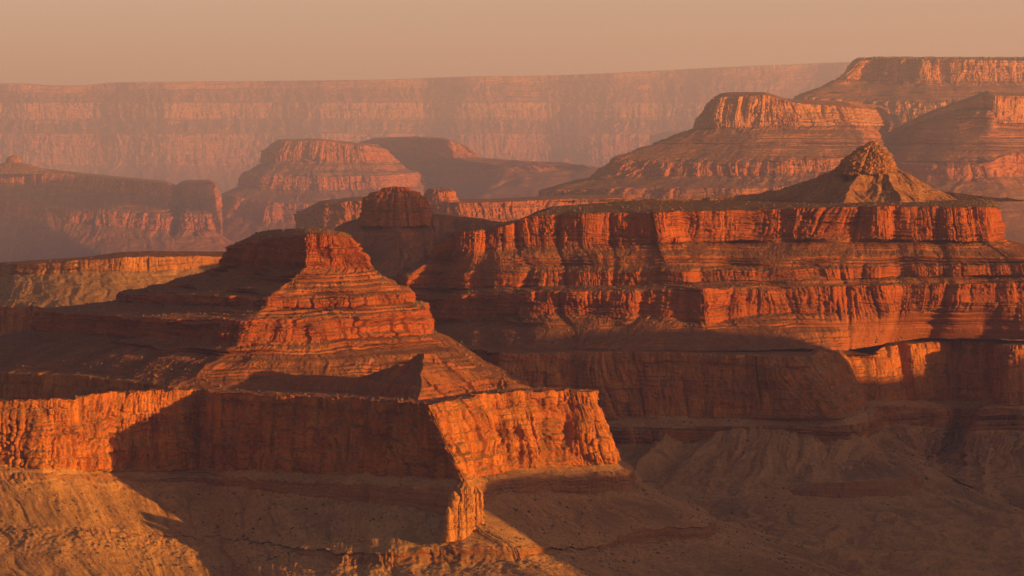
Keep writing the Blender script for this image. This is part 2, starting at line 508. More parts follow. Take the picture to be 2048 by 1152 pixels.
FARR = rock("far_red_cliff", (.44, .15, .06), (.34, .115, .05), (.30, .16, .08), bed=.5, streak=.2, scale=.2)
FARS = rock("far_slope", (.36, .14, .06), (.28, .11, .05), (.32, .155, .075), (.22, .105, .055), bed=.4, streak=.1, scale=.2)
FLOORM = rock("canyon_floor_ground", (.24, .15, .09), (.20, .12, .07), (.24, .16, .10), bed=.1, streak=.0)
BUSH = bpy.data.materials.new("desert_shrub"); BUSH.use_nodes = True
_b = BUSH.node_tree.nodes["Principled BSDF"]; _b.inputs["Roughness"].default_value = 1.0
_n = BUSH.node_tree.nodes.new("ShaderNodeTexNoise"); _n.inputs["Scale"].default_value = .05
_r = BUSH.node_tree.nodes.new("ShaderNodeValToRGB"); _r.color_ramp.elements[0].color = (.08, .07, .032, 1); _r.color_ramp.elements[1].color = (.17, .12, .06, 1)
_gp = BUSH.node_tree.nodes.new("ShaderNodeNewGeometry")
BUSH.node_tree.links.new(_gp.outputs["Position"], _n.inputs["Vector"])
BUSH.node_tree.links.new(_n.outputs["Fac"], _r.inputs[0]); BUSH.node_tree.links.new(_r.outputs[0], _b.inputs["Base Color"])

# ------------------------------------------------------------------ the ground
gx = np.linspace(-24000, 24000, 121); gy = np.linspace(-3500, 90000, 240)
GX, GY = np.meshgrid(gx, gy)
GZ = np.vectorize(floor_at)(GY) + 12 * fbm(GX, GY, 0, 900, 3, 3)
fl = mesh_from_grid("canyon_floor", np.stack([GX, GY, GZ], -1)[::-1], FLOORM, None, (0, 6000, FLOOR_Z), smooth=True)
fl["kind"] = "structure"; fl["label"] = "dark shaded canyon floor far below the cliffs"; fl["category"] = "ground"

hx = np.arange(-500, 2400, 7.0); hy = np.arange(4300, 8200, 7.0)
HX_, HY_ = np.meshgrid(hx, hy)
rg = 1 - np.abs(n3(HX_ / 420, HY_ / 420, 0, 301)) * 2
rg2 = 1 - np.abs(n3(HX_ / 150 + .6 * n3(HX_ / 200, HY_ / 200, 0, 305), HY_ / 150, 0, 302)) * 2
HZ_ = FLOOR_Z - 14 + 52 * rg + 20 * rg2 + 8 * (1 - np.abs(n3(HX_ / 50, HY_ / 50, 0, 303)) * 2) + 3 * fbm(HX_, HY_, 0, 24, 3, 304)
HZ_ = HZ_ + .8 * (24 * beds(HZ_, 22, 1) + 9 * beds(HZ_, 9, 2)) * .6
edge = np.minimum.reduce([HX_ - hx[0], hx[-1] - HX_, HY_ - hy[0], hy[-1] - HY_])
HZ_ = HZ_ - 70 * (1 - sstep(0, 250, edge))
hl = mesh_from_grid("canyon_floor_hills", np.stack([HX_, HY_, HZ_], -1)[::-1], TAL, None, (900, 6000, FLOOR_Z))
hl["kind"] = "structure"; hl["label"] = "low gullied hills on the shaded canyon floor"; hl["category"] = "hills"

# ------------------------------------------------------------------ near promontory
A = thing("cliff_promontory", "long sheer red cliff with a sunlit end wall jutting out above brown talus", "cliff", P(860, 1100, 6000))
st = [
 [(-350,806,6210),(-350,805,6060),(-350,935,6025),(-350,950,6005),(-345,960,6000),(-300,1050,5890),(-300,1052,5888),(-250,1300,5410)],
 [(0,802,6190),(0,800,6063),(0,930,6028),(0,945,6008),(3,955,6003),(60,1060,5880),(60,1062,5878),(200,1300,5440)],
 [(100,803,6190),(100,801,6055),(90,938,6015),(92,950,6000),(95,958,5995),(170,1060,5880),(170,1062,5878),(300,1300,5450)],
 [(230,785,6360),(230,784,6230),(215,940,6190),(218,952,6170),(220,960,6165),(290,1070,5970),(290,1072,5968),(380,1300,5480)],
 [(400,777,6470),(400,778,6330),(400,937,6300),(402,953,6275),(403,962,6270),(430,1075,6050),(430,1077,6048),(470,1290,5500)],
 [(500,775,6450),(500,787,6230),(500,937,6195),(500,955,6170),(500,975,6163),(510,1080,5950),(510,1082,5948),(530,1290,5440)],
 [(680,778,6400),(680,794,6070),(690,945,6030),(690,965,6005),(690,1000,5995),(690,1108,5760),(686,1128,5742),(630,1290,5400)],
 [(790,785,6350),(785,803,5950),(825,953,5915),(825,975,5890),(825,1015,5880),(800,1102,5715),(797,1132,5700),(770,1290,5390)],
 [(860,785,6300),(862,808,5872),(930,960,5835),(932,968,5822),(934,1040,5790),(1030,1093,5690),(1042,1120,5676),(1250,1230,5330)],
 [(960,779,6300),(960,790,6040),(990,947,6005),(1000,958,5990),(1003,985,5980),(1120,1100,5800),(1122,1103,5797),(1330,1260,5400)],
 [(1050,775,6330),(1050,783,6130),(1070,936,6095),(1090,951,6066),(1092,985,6060),(1200,1085,5890),(1202,1092,5885),(1430,1260,5450)],
 [(1130,776,6350),(1130,780,6190),(1150,928,6155),(1180,946,6128),(1183,984,6120),(1290,1055,5980),(1295,1085,5970),(1520,1240,5550)],
 [(1168,780,6300),(1169,785,6190),(1219,925,6160),(1250,942,6140),(1257,978,6130),(1408,1050,6000),(1415,1072,5990),(1700,1180,5700)],
 [(1165,780,6500),(1170,783,6500),(1215,905,6500),(1255,925,6500),(1262,955,6500),(1420,1020,6450),(1425,1030,6450),(1750,1130,6300)],
]
bA = [("mesa_top", TALR, 'flat', 0, 0, 0), ("cliff_wall", RED, 'cliff', 9, 0, .4), ("bench", TAL, 'slope', 3, 2, .3),
      ("lower_cliff", RED2, 'cliff', 4, 0, .5), ("talus_slope", TAL, 'slope', 3, 5, .03), ("ledge_cliff", RED2, 'cliff', 4.5, 0, .6), ("talus_slope", TAL, 'slope', 3, 7, .03)]
loft(A, st, bA, du=1.7, smooth=12, ref=2, foots=(), alcove=(8, 200), shrubs=.9, seed=1, jag=2.0, butt=12, rgh=.45)

GOLD = rock("buff_ledge_rock", (.60, .30, .10), (.46, .21, .07), (.55, .32, .14), bed=.4, streak=.5)
# spire below the prow
S = thing("rock_spire", "small sunlit fluted rock tower standing under the prow of the long cliff", "rock spire", P(930, 1058, 5775))
for px, Y, top, r, sd in ((931, 5772, 92, 18, 5), (908, 5748, 70, 11, 6), (951, 5790, 80, 13, 7), (897, 5734, 40, 9, 8), (921, 5746, 50, 9, 10)):
    c = P(px, 1056, Y)
    tower(S, "fluted_column", GOLD, c, [(c[2] - 25, r * 1.45), (c[2], r * 1.25), (c[2] + top * .5, r * 1.05), (c[2] + top * .84, r * .85), (c[2] + top * .93, r * .5), (c[2] + top, r * .15), (c[2] + top + 1, .2)], aspect=1.0, amp=r * .22, dth=1.2, dv=1.1, seed=sd, jag=1.0)

# pyramid hill on the promontory
K = thing("pyramid_hill", "small pyramid-shaped red hill rising from the flat top of the long cliff", "hill", P(850, 780, 6300))
hill(K, "hill_slope", TALR, [[(868,705,6300),(842,701,6295),(790,729,6330),(700,749,6350),(620,745,6400),(530,772,6420)], [(850,699,6300),(900,723,6310),(960,740,6330),(1000,750,6320),(1060,774,6330)], [(850,699,6300),(843,745,6160),(838,795,6010)]],
     0.56, P(860, 812, 6100)[2], grid=2.2, ledge=1.2, gully=6, seed=3, shrubs=.6)

# ------------------------------------------------------------------ central butte
B = thing("stepped_butte", "stepped red butte with one dark and one glowing face under a blocky flat summit", "butte", P(600, 780, 6700))
st = [
 [(540,462,7250),(470,490,7300),(455,530,7320),(240,584,7400),(236,600,7410),(80,618,7450),(65,655,7460),(-260,725,7300),(-280,870,7280)],
 [(520,463,7200),(452,494,7180),(438,531,7190),(254,588,7150),(248,603,7155),(92,624,7100),(76,663,7105),(-150,740,6900),(-165,890,6880)],
 [(560,458,7120),(530,478,7010),(525,533,6995),(400,590,6880),(396,608,6870),(290,634,6780),(285,673,6770),(150,748,6600),(145,905,6580)],
 [(615,456,7050),(613,472,6850),(608,536,6835),(534,596,6690),(531,614,6680),(489,641,6560),(484,683,6545),(350,772,6380),(350,930,6360)],
 [(650,458,7060),(650,469,6890),(660,537,6860),(620,598,6740),(620,616,6730),(580,641,6620),(580,683,6605),(560,800,6330),(560,950,6310)],
 [(680,463,7080),(680,471,6940),(705,537,6910),(720,594,6820),(725,612,6810),(710,634,6760),(715,676,6745),(800,800,6400),(800,950,6380)],
 [(695,468,7150),(705,477,7010),(749,536,7000),(824,584,6990),(834,604,6985),(859,618,6990),(863,668,6985),(1010,760,6750),(1020,905,6730)],
 [(690,468,7250),(690,478,7250),(735,530,7260),(815,575,7350),(825,595,7350),(850,605,7400),(855,650,7400),(1050,760,7100),(1060,900,7100)],
]
bB = [("summit", TALR, 'flat', 0, 0, 0), ("cap_cliff", CAPR, 'cliff', 10, 0, .8), ("ledge_slope", TALR, 'slope', 4, 3, 1.15), ("middle_cliff", SUP, 'cliff', 8, 0, 1.0),
      ("ledge_slope", TALR, 'slope', 4, 3, 1.15), ("lower_cliff", SUP, 'cliff', 9, 0, 1.0), ("talus_slope", TALR, 'slope', 3, 5, .7), ("base_cliff", RED, 'cliff', 6, 0, .4), ("foot_slope", TAL, 'slope', 3, 6, .1)]
loft(B, st, bB, du=1.9, smooth=12, ref=5, foots=(.65,), alcove=(7, 180), shrubs=1.0, seed=2, butt=6)

# ------------------------------------------------------------------ great mesa
C = thing("great_mesa", "broad red mesa with banded ledges and a long sunlit rim cliff above shaded walls", "mesa", P(1500, 800, 7700))
st = [
 [(880,475,8300),(866,488,8050),(862,503,8050),(800,535,8150),(790,548,8150),(760,585,8000),(750,640,8000),(740,690,7900)],
 [(900,462,8200),(872,487,7850),(868,502,7840),(812,548,7820),(806,572,7810),(800,590,7830),(797,635,7820),(790,690,7700)],
 [(960,456,8150),(905,466,7830),(905,500,7815),(880,550,7850),(880,578,7840),(870,592,7800),(870,640,7790),(880,690,7560)],
 [(1020,448,8150),(1000,456,7820),(1000,495,7800),(1000,546,7730),(1000,572,7720),(1000,587,7640),(1000,632,7630),(1000,700,7400)],
 [(1100,413,8200),(1060,431,7810),(1060,490,7790),(1080,543,7690),(1080,572,7675),(1080,583,7570),(1080,628,7555),(1100,700,7370)],
 [(1265,401,8350),(1265,425,7795),(1265,488,7775),(1265,543,7665),(1270,570,7655),(1335,578,7510),(1335,632,7495),(1250,700,7350)],
 [(1350,399,8380),(1312,426,7755),(1318,487,7735),(1330,540,7630),(1335,568,7615),(1410,576,7450),(1416,648,7430),(1440,702,7300)],
 [(1390,399,8380),(1345,424,7800),(1345,486,7780),(1370,543,7600),(1375,565,7590),(1440,578,7530),(1440,645,7510),(1520,700,7300)],
 [(1500,399,8330),(1500,421,7830),(1500,480,7800),(1500,540,7640),(1500,560,7625),(1530,577,7580),(1530,625,7560),(1620,697,7330)],
 [(1700,398,8300),(1700,414,7800),(1700,474,7770),(1700,535,7650),(1700,557,7640),(1700,573,7600),(1700,625,7585),(1700,700,7540)],
 [(1850,398,8300),(1860,412,7800),(1860,478,7770),(1870,532,7660),(1870,552,7650),(1880,570,7620),(1880,610,7610),(1850,675,7700)],
 [(1960,398,8300),(1975,415,7800),(1980,485,7770),(2080,527,7640),(2085,548,7630),(2100,562,7620),(2105,600,7610),(2120,680,7620)],
 [(1985,402,8300),(1995,418,8150),(2010,480,8150),(2200,520,8000),(2205,540,8000),(2300,560,7900),(2310,600,7900),(2400,680,7800)],
]
TOPM = rock("shrubby_mesa_top", (.30, .13, .06), (.24, .10, .05), (.25, .14, .07), (.17, .10, .05), spots=.95)
bC = [("mesa_top", TOPM, 'flat', 0, 0, 0), ("rim_cliff", CAPR, 'cliff', 7, 0, 1.0), ("ledge_slope", TALR, 'slope', 4, 3, 1.15), ("upper_ledge", SUP, 'cliff', 6, 0, 1.0),
      ("ledge_slope", TALR, 'slope', 4, 2.5, 1.15), ("middle_cliff", SUP, 'cliff', 8, 0, 1.0), ("bench_slope", TALR, 'slope', 3, 3, .5)]
loft(C, st, bC, du=2.1, smooth=14, ref=5, foots=(), alcove=(20, 190), shrubs=1.0, seed=3, butt=15)
def q0(p): return (p[0], p[1] - 9, p[2] + 120)
rw = [
 [(870,690,7500),(870,850,7480),(870,870,7450),(870,900,7440),(870,1000,7150),(870,1002,7148),(900,1150,6140)],
 [(1000,706,7320),(1000,850,7290),(1000,868,7260),(1000,895,7250),(1000,985,7080),(1000,987,7078),(1040,1110,6440)],
 [(1150,703,7350),(1150,835,7320),(1180,856,7280),(1180,885,7270),(1150,965,7130),(1150,967,7128),(1130,1100,6520)],
 [(1290,704,7310),(1290,832,7280),(1310,856,7240),(1320,890,7225),(1240,955,7110),(1240,957,7108),(1190,1085,6640)],
 [(1400,706,7290),(1400,832,7260),(1415,853,7225),(1420,880,7215),(1390,970,7030),(1390,973,7028),(1340,1130,6290)],
 [(1480,708,7260),(1490,832,7225),(1500,852,7190),(1505,858,7185),(1500,980,6950),(1500,984,6948),(1480,1180,5930)],
 [(1560,711,7230),(1600,835,7180),(1640,852,7150),(1640,885,7130),(1640,962,6940),(1640,990,6925),(1750,1150,6140)],
 [(1620,713,7200),(1690,832,7140),(1700,848,7110),(1725,890,7090),(1820,955,6900),(1828,990,6880),(2150,1080,6680)],
 [(1642,700,7330),(1715,820,7280),(1735,845,7230),(1735,880,7215),(1850,935,7080),(1850,937,7078),(2150,1060,6857)],
 [(1690,708,7560),(1730,806,7520),(1745,815,7490),(1760,850,7475),(1830,915,7330),(1830,917,7328),(1900,985,7300)],
 [(1750,712,7580),(1770,800,7540),(1790,815,7500),(1810,850,7490),(1840,920,7340),(1840,922,7338),(1900,985,7305)],
 [(1768,692,7620),(1790,800,7580),(1830,815,7540),(1850,852,7525),(1850,925,7350),(1850,927,7348),(1905,985,7310)],
 [(1900,676,7780),(1900,800,7740),(1910,815,7690),(1905,855,7675),(1870,930,7420),(1870,932,7418),(1920,990,7300)],
 [(1990,686,7720),(1985,800,7690),(1960,815,7640),(1940,862,7620),(1890,940,7400),(1890,942,7398),(1960,1000,7200)],
 [(2022,690,7600),(2020,810,7560),(1975,818,7520),(1950,862,7500),(1940,960,7250),(1940,962,7248),(2050,1040,7000)],
 [(2100,690,7590),(2100,815,7550),(2060,820,7500),(2050,862,7480),(2050,950,7250),(2050,952,7248),(2150,1050,6950)],
 [(2300,690,7600),(2300,815,7560),(2300,822,7510),(2300,860,7490),(2300,950,7250),(2300,952,7248),(2400,1050,6950)],
]
st = [[q0(s[0])] + s for s in rw]
bQ = [("bench_edge", TALR, 'flat', 0, 0, 0), ("great_wall", RED, 'cliff', 8, 0, .4), ("foot_bench", TAL, 'slope', 3, 2, .3), ("foot_cliff", RED, 'cliff', 5, 0, 1.0),
      ("talus_cone", TAL, 'slope', 3, 16, .3), ("ledge_cliff", RED2, 'cliff', 5, 0, .5), ("talus_cone", TAL, 'slope', 3, 18, .25)]
loft(C, st, bQ, du=2.2, smooth=10, ref=2, foots=(), alcove=(14, 260), shrubs=1.0, seed=4, back=False, butt=20)

hill(C, "talus_spur", TAL, [[(1470,842,7225),(1545,836,7200),(1625,842,7185)]], 0.50, -905, grid=3.4, ledge=.45, gully=9, seed=33, shrubs=1.0, pad=560)
hill(C, "talus_spur", TAL, [[(1700,856,7120),(1738,893,7075),(1828,962,6950),(1950,1012,6850),(2100,1078,6720)],
                               [(1330,862,7225),(1270,930,7120),(1235,990,6950)],
                               [(1990,868,7500),(1968,945,7270),(1975,1020,7000),(2010,1080,6700)],
                               [(2120,868,7500),(2130,950,7200),(2160,1020,6900)]],
     0.60, -905, grid=3.6, ledge=.8, gully=12, seed=31, shrubs=1.0, pad=260)

# hoodoo at the end of the rim
H0 = thing("rim_hoodoo", "tiny red rock knob standing apart at the end of the long rim cliff", "rock spire", P(850, 511, 8010))
c = P(850, 511, 8010)
tower(H0, "rock_knob", CAPR, c, [(c[2] - 12, 10), (c[2], 8), (c[2] + 8, 6), (c[2] + 13, 8), (c[2] + 20, 6), (c[2] + 22, .2)], amp=1.5, dth=1.2, dv=1.2, seed=9, jag=.4)

# pyramid on the great mesa
D = thing("pyramid_peak", "pale rocky pyramid with a rubble cap rising from the shrubby mesa top", "peak", P(1740, 400, 8300))
hill(D, "talus_skirt", rock("pale_talus", (.40, .19, .09), (.34, .13, .06), (.46, .27, .14), (.34, .16, .08), spots=.9, bed=.3),
     [[(1000,408,8500),(1150,399,8380),(1300,397,8350),(1500,389,8340),(1600,366,8330),(1672,334,8320),(1740,322,8300),(1790,332,8320),(1840,364,8340),(1890,383,8380),(2050,400,8450),(2300,405,8450)],
      [(1735,322,8300),(1700,372,8160),(1690,400,8060)], [(1760,322,8300),(1785,370,8170),(1800,400,8070)]],
     0.55, P(1700, 408, 8000)[2], grid=2.8, ledge=.5, gully=7, seed=6, shrubs=1.6, pad=350)
c = P(1728, 332, 8300)
CAPD = rock("cap_rubble", (.56, .29, .13), (.34, .15, .07), (.36, .21, .11), bed=.6, streak=.3, spots=.8, steep=(.5, .9))
tower(D, "rubble_cap", CAPD, c, [(c[2] - 24, 88), (c[2] + 2, 77), (c[2] + 16, 70), (c[2] + 34, 54), (c[2] + 40, 44), (c[2] + 54, 32), (c[2] + 58, 22), (c[2] + 69, 9), (c[2] + 71, .3)], aspect=.9, amp=3.5, dth=2.2, dv=1.8, seed=12, ledge=.8, jag=1.6, lean=.28, rubble=4.5)

# ------------------------------------------------------------------ middle distance
E = thing("domed_butte", "dark round-topped butte with sloping shoulders behind the stepped butte", "butte", P(790, 500, 9500))
hill(E, "shoulder_slope", TALR, [[(640,485,9550),(700,441,9500),(725,432,9500),(790,424,9500),(862,426,9520),(950,433,9500),(1005,443,9500),(1080,432,9600),(1180,420,9700)], [(790,424,9500),(800,470,9300)]],
     0.55, P(790, 620, 9000)[2], grid=3.2, ledge=.8, gully=6, seed=8, shrubs=.8, pad=500)
c = P(792, 432, 9500)
tower(E, "cap_cliff", CAPR, c, [(c[2] - 30, 122), (c[2] - 2, 112), (c[2] + 22, 109), (c[2] + 26, 103), (c[2] + 56, 98), (c[2] + 60, 86), (c[2] + 74, 74), (c[2] + 78, 52), (c[2] + 90, 38), (c[2] + 93, .5)], aspect=1.0, amp=7, dth=2.4, dv=2.2, seed=14, ledge=.8)

Lh = thing("sunlit_shelf", "low flat shelf with a bright golden rim beyond the stepped butte's dark side", "cliff", P(250, 600, 9100))
st = [
 [(-200,528,8910),(-200,540,8710),(-200,562,8700),(-220,615,8410),(-220,720,8390)],
 [(0,525,8810),(0,532,8460),(0,552,8450),(-10,610,8160),(-10,715,8140)],
 [(60,521,8610),(25,530,8160),(22,551,8145),(10,612,7960),(8,715,7940)],
 [(180,513,8610),(150,522,8110),(150,545,8095),(150,615,7860),(150,715,7840)],
 [(240,504,8610),(240,516,8090),(240,541,8075),(240,615,7850),(240,715,7830)],
 [(300,502,8610),(300,513,8110),(300,540,8095),(300,615,7860),(300,715,7840)],
 [(450,503,8610),(450,512,8160),(450,535,8145),(450,612,7910),(450,712,7890)],
 [(650,510,8610),(650,520,8210),(650,540,8195),(650,610,7910),(650,710,7890)],
]
loft(Lh, st, [("shelf_top", TALR, 'flat', 0, 0, 0), ("rim_cliff", TAN, 'cliff', 3, 0, .8), ("bench_slope", TAL, 'slope', 4, 3, .15), ("base_cliff", RED, 'cliff', 7, 0, .4), ("foot_slope", TAL, 'slope', 3, 6, .1)],
     du=3.2, smooth=16, ref=2, foots=(.7,), alcove=(4, 220), shrubs=.6, seed=6, dvs=(2.4, 3.6))

YSC = 1.4
Er = thing("red_cliff_shelf", "hazy red cliff line running behind the domed butte", "cliff", P(900, 450, 11400))
st = [[(x, y - 8, Y + 400), (x, y, Y), (x, y + h, Y - 25)] for x, y, Y, h in
      ((598,430,11950,25),(606,432,11600,26),(640,409,11450,45),(720,401,11400,46),(850,399,11400,40),(912,406,11350,32),(1000,405,11400,33),(1090,400,11500,33),(1250,396,11700,33))]
loft(Er, st, [("shelf_top", TALR, 'flat', 0, 0, 0), ("cliff_wall", FARR, 'cliff', 10, 0, .5), ("talus_slope", TALR, 'slope', 3, 8, .3)], du=3.6, smooth=18, ref=1, foots=(.6,), alcove=(22, 200), seed=7, dvs=(2.8, 4.5))
c = P(880, 400, 11500)
tower(Er, "upper_block", FARR, c, [(c[2] - 15, 75), (c[2] + 8, 64), (c[2] + 32, 58), (c[2] + 42, 40), (c[2] + 44, .5)], aspect=1.6, amp=6, dth=3.2, dv=2.4, seed=15)

YSC = 2.7
J1 = thing("hazy_red_mesa", "hazy flat-topped red mesa with stepped ledges facing the sun", "mesa", P(640, 480, 13600))
st = [
 [(560,280,14600),(540,300,14800),(530,322,14800),(490,345,14800),(482,370,14790),(450,385,14800),(440,408,14790)],
 [(556,279,14400),(533,303,14080),(526,322,14070),(488,347,13870),(480,372,13850),(452,388,13680),(440,406,13660)],
 [(580,278,14300),(550,284,13980),(545,322,13950),(520,350,13790),(512,378,13770),(500,402,13570),(490,440,13540)],
 [(640,277,14300),(640,281,13950),(640,322,13920),(640,352,13750),(640,380,13730),(640,410,13500),(640,448,13470)],
 [(730,287,14400),(735,292,14000),(740,325,13970),(760,350,13850),(765,378,13830),(800,408,13600),(800,445,13570)],
 [(760,290,14800),(775,300,14500),(800,325,14500),(850,345,14500),(855,370,14500),(900,400,14500),(905,430,14500)],
]
far_b = [("mesa_top", FARS, 'flat', 0, 0, 0), ("cap_cliff", FARR, 'cliff', 12, 0, .5), ("ledge_slope", FARS, 'slope', 4, 6, .6), ("middle_cliff", FARR, 'cliff', 12, 0, .5),
         ("ledge_slope", FARS, 'slope', 4, 6, .6), ("lower_cliff", FARR, 'cliff', 12, 0, .5), ("talus_slope", FARS, 'slope', 4, 10, .2)]
loft(J1, st, far_b, du=4.5, smooth=24, ref=3, foots=(.6,), alcove=(22, 300), seed=8, dvs=(4, 6))

J2 = thing("hazy_dark_mesa", "hazy dark mesa with a rounded shaded top beside the lit flat mesa", "mesa", P(840, 480, 14400))
st = [
 [(740,278,15900),(722,290,15900),(715,310,15900),(700,345,15900),(700,368,15900)],
 [(760,275,15500),(738,280,15400),(735,312,15380),(735,355,15250),(735,380,15230)],
 [(830,273,14950),(830,275,14850),(830,315,14820),(830,360,14700),(830,385,14680)],
 [(890,276,14950),(895,280,14400),(905,315,14370),(1000,335,14250),(1000,352,14230)],
 [(915,285,15000),(935,295,14500),(958,315,14480),(1120,325,14200),(1200,335,14180)],
]
loft(J2, st, [far_b[0], far_b[1], far_b[2], far_b[3], far_b[6]], du=5, smooth=26, ref=2, foots=(.5,), alcove=(18, 300), seed=9, dvs=(4.5, 6.5))

YSC = 2.2
Kr = thing("hazy_ridge", "long hazy purple ridge with a notch near its end above the sunlit shelf", "ridge", P(200, 480, 15200))
st = [[(x, y - 6, Y + 500), (x, y, Y), (x, y + h, Y - 30), (x, y + h + 38, Y - 260), (x, y + h + 68, Y - 290)] for x, y, Y, h in
      ((-250,336,15500,28),(0,336,15400,28),(60,340,15400,28),(150,350,15350,26),(250,360,15300,26),(335,368,15300,24),(352,377,15400,16),(368,366,15300,24),(424,365,15300,24),(433,384,15700,18),(440,400,16100,18))]
loft(Kr, st, [far_b[0], ("rim_cliff", FARR, 'cliff', 12, 0, .5), ("ledge_slope", FARS, 'slope', 4, 7, .6), ("lower_cliff", FARR, 'cliff', 12, 0, .5), far_b[6]], du=5, smooth=20, ref=1, foots=(.55,), alcove=(20, 260), seed=10, dvs=(4.5, 6.5))
c = P(27, 336, 15500)
tower(Kr, "summit_knob", FARR, c, [(c[2] - 30, 230), (c[2] - 6, 150), (c[2] + 22, 62), (c[2] + 30, 42), (c[2] + 50, 34), (c[2] + 60, 20), (c[2] + 66, .5)], amp=4, dth=4, dv=3, seed=16)

# ------------------------------------------------------------------ big walls behind the great mesa
YSC = 1.6
F = thing("pale_topped_butte", "tall hazy butte with a pale cliff crown and long red stepped skirts", "butte", P(1500, 420, 12500))
st = [
 [(1445,187,13600),(1425,205,13400),(1400,255,13400),(1235,310,13000),(1190,350,12950),(1085,378,12700),(1082,400,12690)],
 [(1440,187,13400),(1412,215,13000),(1390,258,12980),(1235,314,12560),(1192,354,12540),(1086,383,12330),(1083,404,12310)],
 [(1460,184,13300),(1440,195,12930),(1430,256,12900),(1345,325,12450),(1340,352,12430),(1240,375,12170),(1236,397,12150)],
 [(1530,184,13300),(1530,190,12900),(1530,253,12860),(1480,325,12400),(1480,352,12370),(1480,377,12100),(1480,399,12080)],
 [(1570,197,13300),(1580,205,12950),(1600,253,12900),(1600,320,12450),(1600,346,12420),(1600,372,12200),(1600,394,12180)],
 [(1700,203,13600),(1700,215,13100),(1720,250,13050),(1750,310,12600),(1750,336,12580),(1750,362,12400),(1750,384,12380)],
 [(1760,212,14800),(1765,222,14600),(1775,252,14600),(1790,312,14500),(1790,335,14500),(1790,360,14500),(1790,380,14500)],
]
loft(F, st, [("summit", FARS, 'flat', 0, 0, 0), ("crown_cliff", TAN, 'cliff', 12, 0, .5), ("upper_slope", FARS, 'slope', 4, 2, .8), ("red_cliff", FARR, 'cliff', 13, 0, .5),
             ("ledge_slope", FARS, 'slope', 4, 6, .6), ("lower_cliff", FARR, 'cliff', 12, 0, .5), ("talus_slope", FARS, 'slope', 4, 8, .2)], du=4, smooth=22, ref=3, foots=(.6,), alcove=(30, 320), seed=11, dvs=(3.5, 5.5), shrubs=.25)

YSC = 1.7
G_ = thing("wooded_rim_plateau", "high flat rim with pale cliffs and a dark line of trees along its edge", "plateau", P(1900, 300, 16000))
st = [
 [(1735,116,17800),(1722,118,17500),(1690,152,17500),(1600,190,17500),(1592,200,17480)],
 [(1735,116,17500),(1718,121,16420),(1685,157,16370),(1596,193,16080),(1590,206,16060)],
 [(1760,115,17300),(1745,120,16500),(1735,161,16450),(1700,201,16000),(1700,229,15950)],
 [(1850,114,17200),(1850,119,16300),(1850,161,16250),(1850,204,15900),(1850,231,15850)],
 [(1950,114,17200),(1950,119,16350),(1950,161,16300),(1950,205,15900),(1950,231,15850)],
 [(2050,117,17200),(2050,122,16400),(2050,163,16350),(2050,206,16000),(2050,231,15950)],
 [(2300,116,17200),(2300,121,16500),(2300,163,16450),(2300,206,16000),(2300,231,15950)],
]
loft(G_, st, [("plateau_top", FARS, 'flat', 0, 0, 0), ("rim_cliff", TAN, 'cliff', 14, 0, .6), ("upper_slope", FARS, 'slope', 4, 2, .8), ("lower_cliff", TAN, 'cliff', 14, 0, .5), ("talus_slope", FARS, 'slope', 4, 2, .8)],
     du=5, smooth=26, ref=2, foots=(.6,), alcove=(40, 350), seed=12, dvs=(4.5, 7))
plate_rim = [(x, y) for x, y in ((1720,118),(2060,118))]

YSC = 1.85
Hh = thing("shrubby_slope_butte", "broad olive-brown slope with a pale cliff block at its crest below the wooded rim", "butte", P(1950, 380, 11900))
st = [
 [(1800,258,12900),(1780,265,12450),(1775,276,12440),(1750,310,12150),(1748,335,12140)],
 [(1860,222,12500),(1850,230,12180),(1848,238,12170),(1800,325,11780),(1798,352,11760)],
 [(1930,198,12400),(1925,204,12150),(1925,216,12130),(1900,335,11650),(1898,362,11630)],
 [(1978,180,12350),(1980,188,12080),(1982,215,12070),(1985,325,11650),(1985,352,11630)],
 [(1995,183,12450),(1996,192,12060),(1994,246,12030),(2012,306,11760),(2015,352,11740)],
 [(2060,188,12500),(2060,194,12150),(2060,246,12120),(2080,306,11850),(2080,352,11830)],
 [(2250,190,12500),(2250,196,12250),(2250,246,12200),(2250,306,11900),(2250,352,11880)],
]
loft(Hh, st, [("crest", FARS, 'flat', 0, 0, 0), ("pale_cliff", TAN, 'cliff', 9, 0, .5), ("upper_slope", FARS, 'slope', 4, 2, .8), ("red_cliff", FARR, 'cliff', 11, 0, .5), ("talus_slope", FARS, 'slope', 4, 8, .2)],
     du=4, smooth=22, ref=2, foots=(.55,), alcove=(22, 260), seed=13, dvs=(3.5, 5.5), shrubs=.4)

# ------------------------------------------------------------------ far rim
YSC = 3.5
RIMP = rock("far_rim_pale", (.40, .19, .085), (.34, .15, .065), (.32, .16, .08), bed=.5, streak=.15, scale=.14)
RIMR = rock("far_rim_red", (.40, .15, .065), (.33, .12, .05), (.31, .15, .075), bed=.5, streak=.15, scale=.14)
I = thing("far_rim", "far hazy canyon rim with faint pale and pink cliff bands under the sky", "plateau", P(1000, 330, 22000), kind="structure")
st = []
for x, y, Y in ((-400,168,21000),(-60,168,21700),(60,168,21250),(80,172,21500),(180,172,22000),(210,166,21900),(330,165,21500),(400,164,22000),(520,163,22500),(640,162,22000),(780,160,22300),(850,157,22800),(930,154,22200),(1040,153,22500),(1100,152,22800),(1230,147,22200),(1300,143,22500),(1500,133,21900),(1600,129,22000),(1720,124,21500),(2300,118,20500)):
    Y = 21900 + (Y - 21900) * .28
    st.append([(x, y - 1, Y + 1500), (x, y, Y), (x, y + 13, Y - 40), (x, 206, Y - 350), (x, 236, Y - 390), (x, 268, Y - 750), (x, 330, Y - 800)])
